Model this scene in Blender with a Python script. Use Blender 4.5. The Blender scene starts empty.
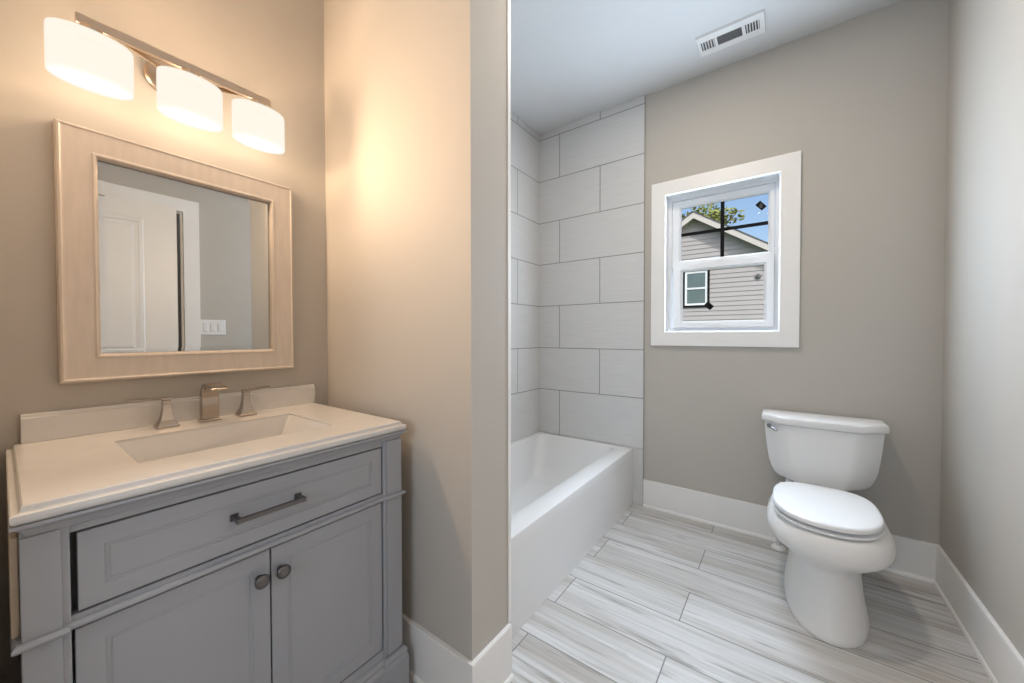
import bpy, bmesh, math, random
from mathutils import Vector, Matrix

random.seed(7)
S = bpy.context.scene
COL = S.collection

# ------------------------------------------------------------------ camera
CAM = Vector((0.0, 0.0, 1.154))
F_PX = 373.56
YAW, PITCH, ROLL = math.radians(36.125), math.radians(-0.958), math.radians(-0.068)
cd = bpy.data.cameras.new('camera')
cd.sensor_width = 36.0
cd.lens = F_PX / 1024 * 36.0
cd.clip_start = 0.02
cam = bpy.data.objects.new('camera', cd)
COL.objects.link(cam)
fwd = Vector((-math.sin(YAW) * math.cos(PITCH), math.cos(YAW) * math.cos(PITCH), math.sin(PITCH)))
rgt = Vector((math.cos(YAW), math.sin(YAW), 0))
upv = rgt.cross(fwd)
r2 = rgt * math.cos(ROLL) + upv * math.sin(ROLL)
u2 = -rgt * math.sin(ROLL) + upv * math.cos(ROLL)
cam.matrix_world = Matrix(((r2.x, u2.x, -fwd.x, CAM.x), (r2.y, u2.y, -fwd.y, CAM.y), (r2.z, u2.z, -fwd.z, CAM.z), (0, 0, 0, 1)))
S.camera = cam

# ------------------------------------------------------------------ colour management, world, sun, daylight
S.view_settings.view_transform = 'Standard'
S.view_settings.look = 'None'
S.view_settings.exposure = 0.12
S.view_settings.gamma = 1.0
S.view_settings.use_curve_mapping = False
S.cycles.use_denoising = True
S.cycles.max_bounces = 10
S.cycles.diffuse_bounces = 6
S.cycles.sample_clamp_indirect = 6.0
S.cycles.caustics_reflective = False
S.cycles.caustics_refractive = False

w = bpy.data.worlds.new('sky')
S.world = w
w.use_nodes = True
wn = w.node_tree
wn.nodes.clear()
sky = wn.nodes.new('ShaderNodeTexSky')
sky.sky_type = 'NISHITA'
sky.sun_disc = False
sky.sun_elevation = math.radians(48)
sky.sun_rotation = math.radians(140)
sky.ozone_density = 1.0
sky.dust_density = 3.0
bg = wn.nodes.new('ShaderNodeBackground')
bg.inputs['Strength'].default_value = 0.20
wo = wn.nodes.new('ShaderNodeOutputWorld')
wn.links.new(sky.outputs[0], bg.inputs[0])
wn.links.new(bg.outputs[0], wo.inputs[0])


def lamp(name, kind, loc, energy, color, target=None, **kw):
    d = bpy.data.lights.new(name, kind)
    d.energy = energy
    d.color = color
    for k, v in kw.items():
        setattr(d, k, v)
    o = bpy.data.objects.new(name, d)
    o.location = loc
    if target is not None:
        o.rotation_euler = (Vector(target) - Vector(loc)).to_track_quat('-Z', 'Y').to_euler()
    COL.objects.link(o)
    return o


lamp('sun', 'SUN', (6, -8, 12), 3.0, (1.0, 0.94, 0.86), target=(6 - 5.2, -8 + 4.6, 12 - 7.2), angle=math.radians(1))
# daylight falling from the open sky through the back window, and a cool fill lamp added behind the camera
lamp('skylight_back_window', 'AREA', (-0.33, 5.2, 5.2), 500, (0.80, 0.89, 1.0), target=(-0.33, 2.2, 1.4), shape='RECTANGLE', size=4.0, size_y=3.0)
lamp('daylight_back_window', 'AREA', (-0.33, 2.555, 1.615), 25, (0.68, 0.83, 1.0), target=(-0.33, 0.0, 1.615), shape='RECTANGLE', size=0.56, size_y=0.82)
lamp('rear_fill_lamp', 'AREA', (-0.05, -1.75, 1.6), 20, (0.74, 0.86, 1.0), target=(-0.05, 0.0, 1.45), shape='RECTANGLE', size=0.9, size_y=1.2)

# ------------------------------------------------------------------ helpers
MATS = {}


def node(nt, t, **kw):
    n = nt.nodes.new(t)
    for k, v in kw.items():
        setattr(n, k, v)
    return n


def mat(name, color, rough=0.5, metal=0.0, spec=0.5, noise=0.03, nscale=6.0, bump=0.0, bscale=200.0, coat=0.0, stretch=None):
    m = bpy.data.materials.new(name)
    m.use_nodes = True
    nt = m.node_tree
    b = nt.nodes['Principled BSDF']
    b.inputs['Roughness'].default_value = rough
    b.inputs['Metallic'].default_value = metal
    b.inputs['Specular IOR Level'].default_value = spec
    b.inputs['Coat Weight'].default_value = coat
    tc = node(nt, 'ShaderNodeTexCoord')
    src = tc.outputs['Object']
    if stretch:
        mp = node(nt, 'ShaderNodeMapping')
        mp.inputs['Scale'].default_value = stretch
        nt.links.new(src, mp.inputs[0])
        src = mp.outputs[0]
    n = node(nt, 'ShaderNodeTexNoise')
    n.inputs['Scale'].default_value = nscale
    n.inputs['Detail'].default_value = 4
    nt.links.new(src, n.inputs['Vector'])
    r = node(nt, 'ShaderNodeValToRGB')
    c = Vector(color)
    lo = [max(0, x * (1 - noise)) for x in c]
    hi = [min(1, x * (1 + noise)) for x in c]
    r.color_ramp.elements[0].position = 0.3
    r.color_ramp.elements[1].position = 0.7
    r.color_ramp.elements[0].color = (*lo, 1)
    r.color_ramp.elements[1].color = (*hi, 1)
    nt.links.new(n.outputs['Fac'], r.inputs[0])
    nt.links.new(r.outputs[0], b.inputs['Base Color'])
    if bump > 0:
        n2 = node(nt, 'ShaderNodeTexNoise')
        n2.inputs['Scale'].default_value = bscale
        nt.links.new(src, n2.inputs['Vector'])
        bp = node(nt, 'ShaderNodeBump')
        bp.inputs['Strength'].default_value = bump
        bp.inputs['Distance'].default_value = 0.001
        nt.links.new(n2.outputs['Fac'], bp.inputs['Height'])
        nt.links.new(bp.outputs[0], b.inputs['Normal'])
    MATS[name] = m
    return m


def emit(name, color, strength):
    m = bpy.data.materials.new(name)
    m.use_nodes = True
    nt = m.node_tree
    nt.nodes.clear()
    e = node(nt, 'ShaderNodeEmission')
    e.inputs[0].default_value = (*color, 1)
    e.inputs[1].default_value = strength
    o = node(nt, 'ShaderNodeOutputMaterial')
    nt.links.new(e.outputs[0], o.inputs[0])
    MATS[name] = m
    return m


def obj(name, bm, m, parent=None, smooth=False, bevel=0.0, seg=2, autosmooth=None):
    bmesh.ops.recalc_face_normals(bm, faces=bm.faces)
    me = bpy.data.meshes.new(name)
    bm.to_mesh(me)
    bm.free()
    if smooth:
        for p in me.polygons:
            p.use_smooth = True
    if autosmooth is not None:
        me.set_sharp_from_angle(angle=math.radians(autosmooth))
    o = bpy.data.objects.new(name, me)
    COL.objects.link(o)
    if m is not None:
        me.materials.append(m)
    if bevel > 0:
        bv = o.modifiers.new('bevel', 'BEVEL')
        bv.width = bevel
        bv.segments = seg
        bv.limit_method = 'ANGLE'
        bv.angle_limit = math.radians(35)
        if smooth:
            bv.harden_normals = False
    if parent is not None:
        o.parent = parent
        o.matrix_parent_inverse = parent_inv(parent)
    return o


def parent_inv(p):
    # things sit at their own location; parts keep an identity world matrix
    return Matrix.Translation(-Vector(p.location)) if p.parent is None else Matrix.Identity(4)


def thing(name, label, cat, loc=(0, 0, 0), group=None):
    o = bpy.data.objects.new(name, None)
    o.empty_display_size = 0.05
    o.location = loc
    COL.objects.link(o)
    return tag(o, label, cat, group)


def tag(o, label, cat, group=None):
    o['label'] = label
    o['category'] = cat
    if group:
        o['group'] = group
    return o


def struct(o):
    o['kind'] = 'structure'
    return o


def BM():
    return bmesh.new()


def box(bm, x0, x1, y0, y1, z0, z1):
    v = [bm.verts.new((x, y, z)) for z in (z0, z1) for (x, y) in ((x0, y0), (x1, y0), (x1, y1), (x0, y1))]
    for f in ((0, 3, 2, 1), (4, 5, 6, 7), (0, 1, 5, 4), (1, 2, 6, 5), (2, 3, 7, 6), (3, 0, 4, 7)):
        bm.faces.new([v[i] for i in f])
    return bm


def bx(x0, x1, y0, y1, z0, z1):
    return box(BM(), x0, x1, y0, y1, z0, z1)


def loft(bm, rings, cap0=True, cap1=True, closed=True):
    vs = [[bm.verts.new(p) for p in r] for r in rings]
    n = len(vs[0])
    for a, b in zip(vs, vs[1:]):
        for i in range(n if closed else n - 1):
            j = (i + 1) % n
            bm.faces.new((a[i], a[j], b[j], b[i]))
    if cap0:
        bm.faces.new(list(reversed(vs[0])))
    if cap1:
        bm.faces.new(vs[-1])
    return bm


def lathe(bm, prof, origin, axis='z', n=32):
    """prof: (radius, height) pairs"""
    rings = []
    for r, h in prof:
        ring = []
        for i in range(n):
            a = 2 * math.pi * i / n
            c, s = r * math.cos(a), r * math.sin(a)
            p = {'z': (c, s, h), 'x': (h, c, s), 'y': (s, h, c)}[axis]
            ring.append(Vector(origin) + Vector(p))
        rings.append(ring)
    return loft(bm, rings)


def tube(bm, pts, rad, n=12):
    rings = []
    pts = [Vector(p) for p in pts]
    for i, p in enumerate(pts):
        d = (pts[min(i + 1, len(pts) - 1)] - pts[max(i - 1, 0)]).normalized()
        a = Vector((0, 0, 1)) if abs(d.z) < 0.9 else Vector((1, 0, 0))
        u = d.cross(a).normalized()
        v = d.cross(u)
        r = rad[i] if isinstance(rad, (list, tuple)) else rad
        rings.append([p + u * r * math.cos(2 * math.pi * k / n) + v * r * math.sin(2 * math.pi * k / n) for k in range(n)])
    return loft(bm, rings)


def nested(bm, u0, u1, v0, v1, prof, fn, cap=True, cap0=True):
    """nested rectangle rings: prof = (inset, w); fn maps (u,v,w) to a point"""
    rings = []
    for d, ww in prof:
        rings.append([fn(u0 + d, v0 + d, ww), fn(u1 - d, v0 + d, ww), fn(u1 - d, v1 - d, ww), fn(u0 + d, v1 - d, ww)])
    return loft(bm, rings, cap0, cap)


def prism(bm, poly, a0, a1, fn):
    """extrude a 2-D polygon; fn(p, q, a)"""
    return loft(bm, [[fn(p, q, a0) for p, q in poly], [fn(p, q, a1) for p, q in poly]])


def sweep(bm, path, prof, side=1):
    """sweep a profile (offset, z) along a 2-D path with mitred corners; side=+1 offsets to the left"""
    P = [Vector(p) for p in path]
    rings = []
    for i, p in enumerate(P):
        ns = []
        if i > 0:
            d = (P[i] - P[i - 1]).normalized()
            ns.append(Vector((-d.y, d.x)))
        if i < len(P) - 1:
            d = (P[i + 1] - P[i]).normalized()
            ns.append(Vector((-d.y, d.x)))
        if len(ns) == 2:
            m = (ns[0] + ns[1])
            m = m / (m.dot(ns[0]))
        else:
            m = ns[0]
        rings.append([(p.x + m.x * o * side, p.y + m.y * o * side, z) for o, z in prof])
    return loft(bm, rings)


def rrect(x0, x1, y0, y1, r, z, n=6):
    pts = []
    for cx, cy, a0 in ((x1 - r, y0 + r, -90), (x1 - r, y1 - r, 0), (x0 + r, y1 - r, 90), (x0 + r, y0 + r, 180)):
        for k in range(n + 1):
            a = math.radians(a0 + 90 * k / n)
            pts.append((cx + r * math.cos(a), cy + r * math.sin(a), z))
    return pts


def fr_x(u, v, ww):      # faces +x : u = y, v = z
    return (ww, u, v)


def fr_ny(u, v, ww):     # faces -y : u = x, v = z
    return (u, ww, v)


# ------------------------------------------------------------------ key dimensions
XL, XT = -1.568, -1.583          # vanity wall, tile face of the tub wall
YC, YP2, XP = 0.8174, 0.998, -0.7455   # partition
YB, XR, ZC = 2.5514, 0.588, 2.744
YT = 2.540                       # tile face of back wall
XTE = -0.7641                    # end of tile
XA, ZR = -0.838, 0.3815          # tub apron, rim
Y_REAR = -1.45

# ------------------------------------------------------------------ materials
M_wall = mat('greige_paint', (0.48, 0.452, 0.412), rough=0.7, spec=0.2, noise=0.01, nscale=3, bump=0.06, bscale=260)
M_ceil = mat('ceiling_paint', (0.62, 0.63, 0.64), rough=0.8, noise=0.01, nscale=3)
M_trim = mat('white_trim_paint', (0.80, 0.79, 0.775), rough=0.4, noise=0.01)
M_vinyl = mat('white_vinyl', (0.80, 0.82, 0.85), rough=0.3, noise=0.005)
M_porc = mat('white_porcelain', (0.76, 0.755, 0.745), rough=0.34, noise=0.005)
M_seat = mat('white_seat_plastic', (0.80, 0.805, 0.81), rough=0.4, noise=0.005)
M_tub = mat('white_acrylic', (0.74, 0.745, 0.75), rough=0.14, noise=0.005, coat=0.3)
M_van = mat('grey_cabinet_paint', (0.325, 0.34, 0.37), rough=0.42, noise=0.02, nscale=4)
M_vanside = mat('warm_lit_side_panel', (0.50, 0.42, 0.33), rough=0.5, noise=0.05)  # warm lamp light put into the panel's tan colour
M_dark = mat('dark_gap', (0.02, 0.02, 0.02), rough=0.8)
M_quartz = mat('white_quartz', (0.635, 0.63, 0.62), rough=0.22, noise=0.03, nscale=14, coat=0.2)
M_basin = mat('basin_ceramic', (0.63, 0.625, 0.615), rough=0.12, noise=0.01)
M_nickel = mat('brushed_nickel', (0.43, 0.375, 0.325), rough=0.22, metal=1.0, noise=0.06, nscale=30, stretch=(1, 1, 12))
M_bronze = mat('fixture_nickel', (0.58, 0.47, 0.37), rough=0.34, metal=1.0, noise=0.05, nscale=20, stretch=(1, 0.1, 8))
M_pull = mat('pewter_pull', (0.16, 0.155, 0.155), rough=0.35, metal=1.0, noise=0.05)
M_chrome = mat('chrome', (0.38, 0.39, 0.41), rough=0.22, metal=1.0, noise=0.01)
M_mframe = mat('pale_wood_frame', (0.60, 0.535, 0.475), rough=0.4, noise=0.05, nscale=9, stretch=(1, 6, 1))
M_switch = mat('switch_plastic', (0.75, 0.75, 0.75), rough=0.3, noise=0.01)
M_black = mat('black_film', (0.010, 0.010, 0.011), rough=0.7, spec=0.1)
M_print = mat('sticker_print', (0.13, 0.13, 0.135), rough=0.6)
M_vent = mat('vent_enamel', (0.72, 0.72, 0.72), rough=0.4, noise=0.01)
M_ventgrey = mat('vent_grey', (0.30, 0.30, 0.30), rough=0.5)
M_ventdark = mat('vent_shadow', (0.05, 0.05, 0.05), rough=0.8)
M_leaf = mat('leaf', (0.20, 0.22, 0.05), rough=0.6, noise=0.6, nscale=1.2)
M_bark = mat('bark', (0.12, 0.09, 0.06), rough=0.9, noise=0.3)
M_siding = mat('grey_siding', (0.44, 0.412, 0.415), rough=0.6, noise=0.03, nscale=2)
M_housetrim = mat('house_trim', (0.62, 0.585, 0.55), rough=0.6)
M_shingle = mat('shingle', (0.12, 0.12, 0.125), rough=0.9, noise=0.3, nscale=20)
M_lawn = mat('lawn', (0.10, 0.14, 0.05), rough=0.9, noise=0.3, nscale=8)

m = bpy.data.materials.new('mirror_silver')
m.use_nodes = True
b = m.node_tree.nodes['Principled BSDF']
b.inputs['Base Color'].default_value = (0.53, 0.56, 0.575, 1)
b.inputs['Metallic'].default_value = 1.0
b.inputs['Roughness'].default_value = 0.012
M_mirror = m


def glass_mat(name, tint, refl=0.06):
    m = bpy.data.materials.new(name)
    m.use_nodes = True
    nt = m.node_tree
    nt.nodes.clear()
    t = node(nt, 'ShaderNodeBsdfTransparent')
    t.inputs[0].default_value = (*tint, 1)
    g = node(nt, 'ShaderNodeBsdfGlossy')
    g.inputs['Roughness'].default_value = 0.02
    mx = node(nt, 'ShaderNodeMixShader')
    fz = node(nt, 'ShaderNodeFresnel')
    fz.inputs[0].default_value = 1.08
    nt.links.new(fz.outputs[0], mx.inputs[0])
    nt.links.new(t.outputs[0], mx.inputs[1])
    nt.links.new(g.outputs[0], mx.inputs[2])
    o = node(nt, 'ShaderNodeOutputMaterial')
    nt.links.new(mx.outputs[0], o.inputs[0])
    return m


M_glass = glass_mat('window_glass', (0.95, 0.97, 0.98))
M_nglass = mat('neighbour_glass', (0.10, 0.145, 0.15), rough=0.05, spec=1.0, noise=0.15, nscale=1.5)


def floor_material():
    m = bpy.data.materials.new('wood_look_plank_tile')
    m.use_nodes = True
    nt = m.node_tree
    L = nt.links.new
    b = nt.nodes['Principled BSDF']
    b.inputs['Roughness'].default_value = 0.38
    b.inputs['Specular IOR Level'].default_value = 0.4
    tc = node(nt, 'ShaderNodeTexCoord')
    mp = node(nt, 'ShaderNodeMapping')
    mp.inputs['Location'].default_value = (0.7925, -1.19, 0)
    L(tc.outputs['Object'], mp.inputs[0])
    br = node(nt, 'ShaderNodeTexBrick')
    br.offset = 0.5
    br.offset_frequency = 2
    br.inputs['Scale'].default_value = 1.0
    br.inputs['Brick Width'].default_value = 0.917
    br.inputs['Row Height'].default_value = 0.2055
    br.inputs['Mortar Size'].default_value = 0.0022
    br.inputs['Mortar Smooth'].default_value = 0.1
    br.inputs['Bias'].default_value = 0.0
    br.inputs['Color1'].default_value = (0, 0, 0, 1)
    br.inputs['Color2'].default_value = (1, 1, 1, 1)
    br.inputs['Mortar'].default_value = (0.5, 0.5, 0.5, 1)
    L(mp.outputs[0], br.inputs['Vector'])
    # per plank shift of the grain
    sc = node(nt, 'ShaderNodeVectorMath', operation='SCALE')
    sc.inputs['Scale'].default_value = 7.3
    L(br.outputs['Color'], sc.inputs[0])
    ad = node(nt, 'ShaderNodeVectorMath', operation='ADD')
    L(tc.outputs['Object'], ad.inputs[0])
    L(sc.outputs[0], ad.inputs[1])

    def streak(scale, sx, sy, detail, lo, hi, rough=0.55, dist=0.0):
        mm = node(nt, 'ShaderNodeMapping')
        mm.inputs['Scale'].default_value = (sx, sy, 1)
        L(ad.outputs[0], mm.inputs[0])
        n = node(nt, 'ShaderNodeTexNoise')
        n.inputs['Scale'].default_value = scale
        n.inputs['Detail'].default_value = detail
        n.inputs['Roughness'].default_value = rough
        n.inputs['Distortion'].default_value = dist
        L(mm.outputs[0], n.inputs['Vector'])
        r = node(nt, 'ShaderNodeMapRange')
        r.inputs['From Min'].default_value = lo
        r.inputs['From Max'].default_value = hi
        L(n.outputs['Fac'], r.inputs[0])
        return r.outputs[0]

    broad = streak(1.0, 0.8, 12, 4, 0.40, 0.78)
    fine = streak(1.0, 1.6, 75, 5, 0.3, 0.7)
    dark = streak(1.0, 2.6, 38, 4, 0.56, 0.71, 0.6, 0.5)
    base = node(nt, 'ShaderNodeMix', data_type='RGBA')
    base.inputs['A'].default_value = (0.65, 0.65, 0.645, 1)
    base.inputs['B'].default_value = (0.41, 0.375, 0.335, 1)
    L(broad, base.inputs['Factor'])
    m1 = node(nt, 'ShaderNodeMix', data_type='RGBA', blend_type='MULTIPLY')
    m1.inputs['Factor'].default_value = 1.0
    fr = node(nt, 'ShaderNodeMapRange')
    fr.inputs['To Min'].default_value = 1.04
    fr.inputs['To Max'].default_value = 0.78
    L(fine, fr.inputs[0])
    L(base.outputs['Result'], m1.inputs['A'])
    L(fr.outputs[0], m1.inputs['B'])
    m2 = node(nt, 'ShaderNodeMix', data_type='RGBA')
    m2.inputs['B'].default_value = (0.235, 0.205, 0.175, 1)
    dk = node(nt, 'ShaderNodeMath', operation='MULTIPLY')
    dk.inputs[1].default_value = 0.78
    L(dark, dk.inputs[0])
    L(dk.outputs[0], m2.inputs['Factor'])
    L(m1.outputs['Result'], m2.inputs['A'])
    m3 = node(nt, 'ShaderNodeMix', data_type='RGBA')
    m3.inputs['B'].default_value = (0.19, 0.185, 0.18, 1)
    L(br.outputs['Fac'], m3.inputs['Factor'])
    L(m2.outputs['Result'], m3.inputs['A'])
    L(m3.outputs['Result'], b.inputs['Base Color'])
    bp = node(nt, 'ShaderNodeBump')
    bp.inputs['Strength'].default_value = 0.4
    bp.inputs['Distance'].default_value = 0.0015
    bp.invert = True
    L(br.outputs['Fac'], bp.inputs['Height'])
    L(bp.outputs[0], b.inputs['Normal'])
    return m


def tile_material(name, axis, u_shift):
    """large 1 : 2 wall tile in running bond with fine horizontal linen lines"""
    m = bpy.data.materials.new(name)
    m.use_nodes = True
    nt = m.node_tree
    L = nt.links.new
    b = nt.nodes['Principled BSDF']
    b.inputs['Roughness'].default_value = 0.3
    tc = node(nt, 'ShaderNodeTexCoord')
    sp = node(nt, 'ShaderNodeSeparateXYZ')
    L(tc.outputs['Object'], sp.inputs[0])
    cb = node(nt, 'ShaderNodeCombineXYZ')
    mz = node(nt, 'ShaderNodeMath', operation='MAXIMUM')     # bottom course starts at the bath rim
    mz.inputs[1].default_value = 0.412
    L(sp.outputs['Z'], mz.inputs[0])
    L(sp.outputs[axis], cb.inputs[0])
    L(mz.outputs[0], cb.inputs[1])
    mp = node(nt, 'ShaderNodeMapping')
    mp.inputs['Location'].default_value = (u_shift, -0.7285 + 0.3269 * 4, 0)
    L(cb.outputs[0], mp.inputs[0])
    br = node(nt, 'ShaderNodeTexBrick')
    br.offset = 0.5
    br.inputs['Scale'].default_value = 1.0
    br.inputs['Brick Width'].default_value = 0.6538
    br.inputs['Row Height'].default_value = 0.3269
    br.inputs['Mortar Size'].default_value = 0.0032
    br.inputs['Mortar Smooth'].default_value = 0.1
    br.inputs['Color1'].default_value = (0, 0, 0, 1)
    br.inputs['Color2'].default_value = (1, 1, 1, 1)
    L(mp.outputs[0], br.inputs['Vector'])
    st = node(nt, 'ShaderNodeMapping')
    st.inputs['Scale'].default_value = (5, 110, 1)
    L(cb.outputs[0], st.inputs[0])
    n = node(nt, 'ShaderNodeTexNoise')
    n.inputs['Scale'].default_value = 1
    n.inputs['Detail'].default_value = 3
    L(st.outputs[0], n.inputs['Vector'])
    r = node(nt, 'ShaderNodeValToRGB')
    r.color_ramp.elements[0].position = 0.3
    r.color_ramp.elements[1].position = 0.7
    r.color_ramp.elements[0].color = (0.575, 0.575, 0.57, 1)
    r.color_ramp.elements[1].color = (0.625, 0.625, 0.62, 1)
    L(n.outputs['Fac'], r.inputs[0])
    mx = node(nt, 'ShaderNodeMix', data_type='RGBA')
    mx.inputs['B'].default_value = (0.25, 0.25, 0.245, 1)
    L(br.outputs['Fac'], mx.inputs['Factor'])
    L(r.outputs[0], mx.inputs['A'])
    L(mx.outputs['Result'], b.inputs['Base Color'])
    bp = node(nt, 'ShaderNodeBump')
    bp.inputs['Strength'].default_value = 0.5
    bp.inputs['Distance'].default_value = 0.0015
    bp.invert = True
    L(br.outputs['Fac'], bp.inputs['Height'])
    L(bp.outputs[0], b.inputs['Normal'])
    return m


M_floor = floor_material()
M_tile_back = tile_material('linen_wall_tile', 'X', 1.401)
M_tile_left = tile_material('linen_wall_tile_side', 'Y', -2.238 + 0.3269)

# ------------------------------------------------------------------ setting: shell
T = 0.14
struct(obj('floor', bx(XT - 0.2, XR + 2.0, Y_REAR - T, YB + T, -0.12, 0.0), M_floor))
struct(obj('ceiling', bx(XT - 0.2, XR + 2.0, Y_REAR - T, YB + T, ZC, ZC + 0.12), M_ceil))
struct(obj('wall_left', bx(XL - T, XL, Y_REAR - T, 0.90, 0, ZC), M_wall))
struct(obj('wall_tub_side', bx(XT - 0.011 - T, XT - 0.011, 0.90, YB, 0, ZC), M_wall))
struct(obj('wall_partition', bx(XL, XP, YC, YP2, 0, ZC), M_wall))
struct(obj('wall_alcove', bx(XL, -0.92, -0.16, -0.055, 0, ZC), M_wall))


def wall_hole(axis_fn, u0, u1, v0, v1, hu0, hu1, hv0, hv1, w0, w1):
    bm = BM()
    for a0, a1, b0, b1 in ((u0, hu0, v0, v1), (hu1, u1, v0, v1), (hu0, hu1, hv1, v1), (hu0, hu1, v0, hv0)):
        if b1 - b0 > 1e-4:
            axis_fn(bm, a0, a1, b0, b1, w0, w1)
    bmesh.ops.remove_doubles(bm, verts=bm.verts, dist=1e-5)
    return bm


def ax_y(bm, a0, a1, b0, b1, w0, w1):
    box(bm, a0, a1, w0, w1, b0, b1)


def ax_x(bm, a0, a1, b0, b1, w0, w1):
    box(bm, w0, w1, a0, a1, b0, b1)


# back wall with its window opening
WX0, WX1, WZ0, WZ1 = -0.627, -0.031, 1.182, 2.048
struct(obj('wall_back', wall_hole(ax_y, XT - 0.2, XR + 0.14, 0, ZC, WX0 - 0.012, WX1 + 0.012, WZ0 - 0.012, WZ1 + 0.012, YB, YB + T), M_wall))
# right wall with the door opening (seen in the mirror)
DY0, DY1, DZ = 0.02, 0.83, 2.09
struct(obj('wall_right', wall_hole(ax_x, Y_REAR - T, YB, 0, ZC, DY0, DY1, 0.0, DZ, XR, XR + T), M_wall))
# rear wall with an opening added for the fill lamp
struct(obj('wall_rear', wall_hole(ax_y, XL, XR, 0, ZC, -0.5, 0.4, 1.0, 2.2, Y_REAR - T, Y_REAR), M_wall))
# hall beyond the door
bm = BM()
box(bm, XR + T, XR + 2.0, -0.55, -0.45, 0, ZC)
box(bm, XR + T, XR + 2.0, 1.4, 1.5, 0, ZC)
box(bm, XR + 1.9, XR + 2.0, -0.45, 1.4, 0, ZC)
struct(obj('wall_hall', bm, M_wall))

struct(obj('added_sun_blocker', bx(XT - 1.0, XR + 2.0, Y_REAR - 2.4, Y_REAR - T, ZC, ZC + 0.12), M_ceil))  # unseen slab added to keep the sun out of the rear opening

# tiled surround
struct(obj('wall_tile_back', bx(XT, XTE, YT, YB, 0.3855, ZC), M_tile_back))
struct(obj('wall_tile_strip', bx(XT, XTE, YT, YB, 0.0, 0.3825), mat('linen_tile_strip', (0.60, 0.60, 0.595), rough=0.3, noise=0.04, nscale=1, stretch=(110, 110, 5))))
struct(obj('wall_tile_side', bx(XT - 0.011, XT, YP2 + 0.011, YT, 0.0, ZC), M_tile_left))
struct(obj('wall_tile_partition', bx(XT, XP - 0.012, YP2, YP2 + 0.011, 0.0, ZC), M_tile_back))
struct(obj('trim_1', bx(XTE, XTE + 0.003, YT - 0.001, YB, 0.0, ZC), mat('tile_edge_metal', (0.36, 0.35, 0.33), rough=0.4)))
struct(obj('trim_2', bx(XP - 0.011, XP + 0.003, YP2 - 0.001, YP2 + 0.013, 0.185, ZC), M_trim))

# baseboards
BB = [(0.0005, 0.0), (0.022, 0.0), (0.022, 0.008), (0.0185, 0.0155), (0.0145, 0.018), (0.0145, 0.176), (0.013, 0.1815), (0.0005, 0.1815)]
struct(obj('baseboard_back', sweep(BM(), [(XTE + 0.004, YB), (XR, YB), (XR, DY1 + 0.096)], BB, side=-1), M_trim))
struct(obj('baseboard_partition', sweep(BM(), [(XL + 0.001, YC), (XP, YC), (XP, YP2 + 0.002)], BB, side=-1), M_trim))
struct(obj('baseboard_left', sweep(BM(), [(XL, YC - 0.024), (XL, -0.054)], BB, side=1), M_trim))
struct(obj('baseboard_rear', sweep(BM(), [(XR, Y_REAR), (XL, Y_REAR)], BB, side=-1), M_trim))

# ------------------------------------------------------------------ back window
win = bpy.data.objects.new('window_1', None)
win.location = (-0.33, YB, 1.09)
COL.objects.link(win)
struct(win)
win['label'] = 'white double hung window with wide flat white trim'
obj('casing', nested(BM(), -0.714, 0.063, 1.086, 2.139, [(0, YB - 0.0005), (0, YB - 0.019), (0.0875, YB - 0.019), (0.0875, YB - 0.0005), (0, YB - 0.0005)], fr_ny, False, False), M_trim, win, bevel=0.0015)
obj('jamb', nested(BM(), WX0 - 0.011, WX1 + 0.011, WZ0 - 0.011, WZ1 + 0.011, [(0, YB + 0.001), (0.011, YB + 0.001), (0.011, YB + 0.07), (0.02, YB + 0.07), (0.02, YB + 0.075), (0.030, YB + 0.075), (0.030, YB + 0.135), (0, YB + 0.135), (0, YB + 0.001)], fr_ny, False, False), M_vinyl, win)


def sash(name, x0, x1, z0, z1, gx0, gx1, gz0, gz1, y0, y1):
    bm = BM()
    rings = []
    for (a0, a1, b0, b1, y) in ((x0, x1, z0, z1, y1), (x0, x1, z0, z1, y0), (gx0 - 0.012, gx1 + 0.012, gz0 - 0.012, gz1 + 0.012, y0), (gx0, gx1, gz0, gz1, y0 + 0.012), (gx0, gx1, gz0, gz1, y1), (x0, x1, z0, z1, y1)):
        rings.append([(a0, y, b0), (a1, y, b0), (a1, y, b1), (a0, y, b1)])
    loft(bm, rings, False, False)
    s = obj(name, bm, M_vinyl, win, bevel=0.0015)
    gy = (y0 + y1) / 2 + 0.004
    obj('pane', bx(gx0 - 0.004, gx1 + 0.004, gy, gy + 0.004, gz0 - 0.004, gz1 + 0.004), M_glass, s)
    return s, gy


us, ugy = sash('upper_sash', WX0 + 0.021, WX1 - 0.021, 1.590, WZ1 - 0.021, -0.554, -0.083, 1.640, 1.979, YB + 0.079, YB + 0.105)
ls, lgy = sash('lower_sash', WX0 + 0.034, WX1 - 0.021, WZ0 + 0.020, 1.610, -0.537, -0.099, 1.243, 1.562, YB + 0.046, YB + 0.074)
bm = BM()
box(bm, -0.3275, -0.3065, ugy - 0.006, ugy - 0.0006, 1.634, 1.978)
box(bm, -0.554, -0.0835, ugy - 0.0055, ugy - 0.0007, 1.797, 1.817)
obj('muntin', bm, M_black, us)
obj('sash_lock', bx(-0.355, -0.300, YB + 0.05, YB + 0.075, 1.6105, 1.622), M_vinyl, ls, bevel=0.003)


def sticker(cx, cz, y, hw, hh, ang, label):
    bm = BM()
    ca, sa = math.cos(ang), math.sin(ang)
    pts = [(cx + a * ca - c * sa, cz + a * sa + c * ca) for a, c in ((-hw, -hh), (hw, -hh), (hw, hh), (-hw, hh))]
    prism(bm, pts, y - 0.0008, y - 0.0002, lambda p, q, a: (p, a, q))
    t = tag(obj('window_sticker', bm, M_black), label, 'sticker')
    return t, ca, sa


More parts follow.
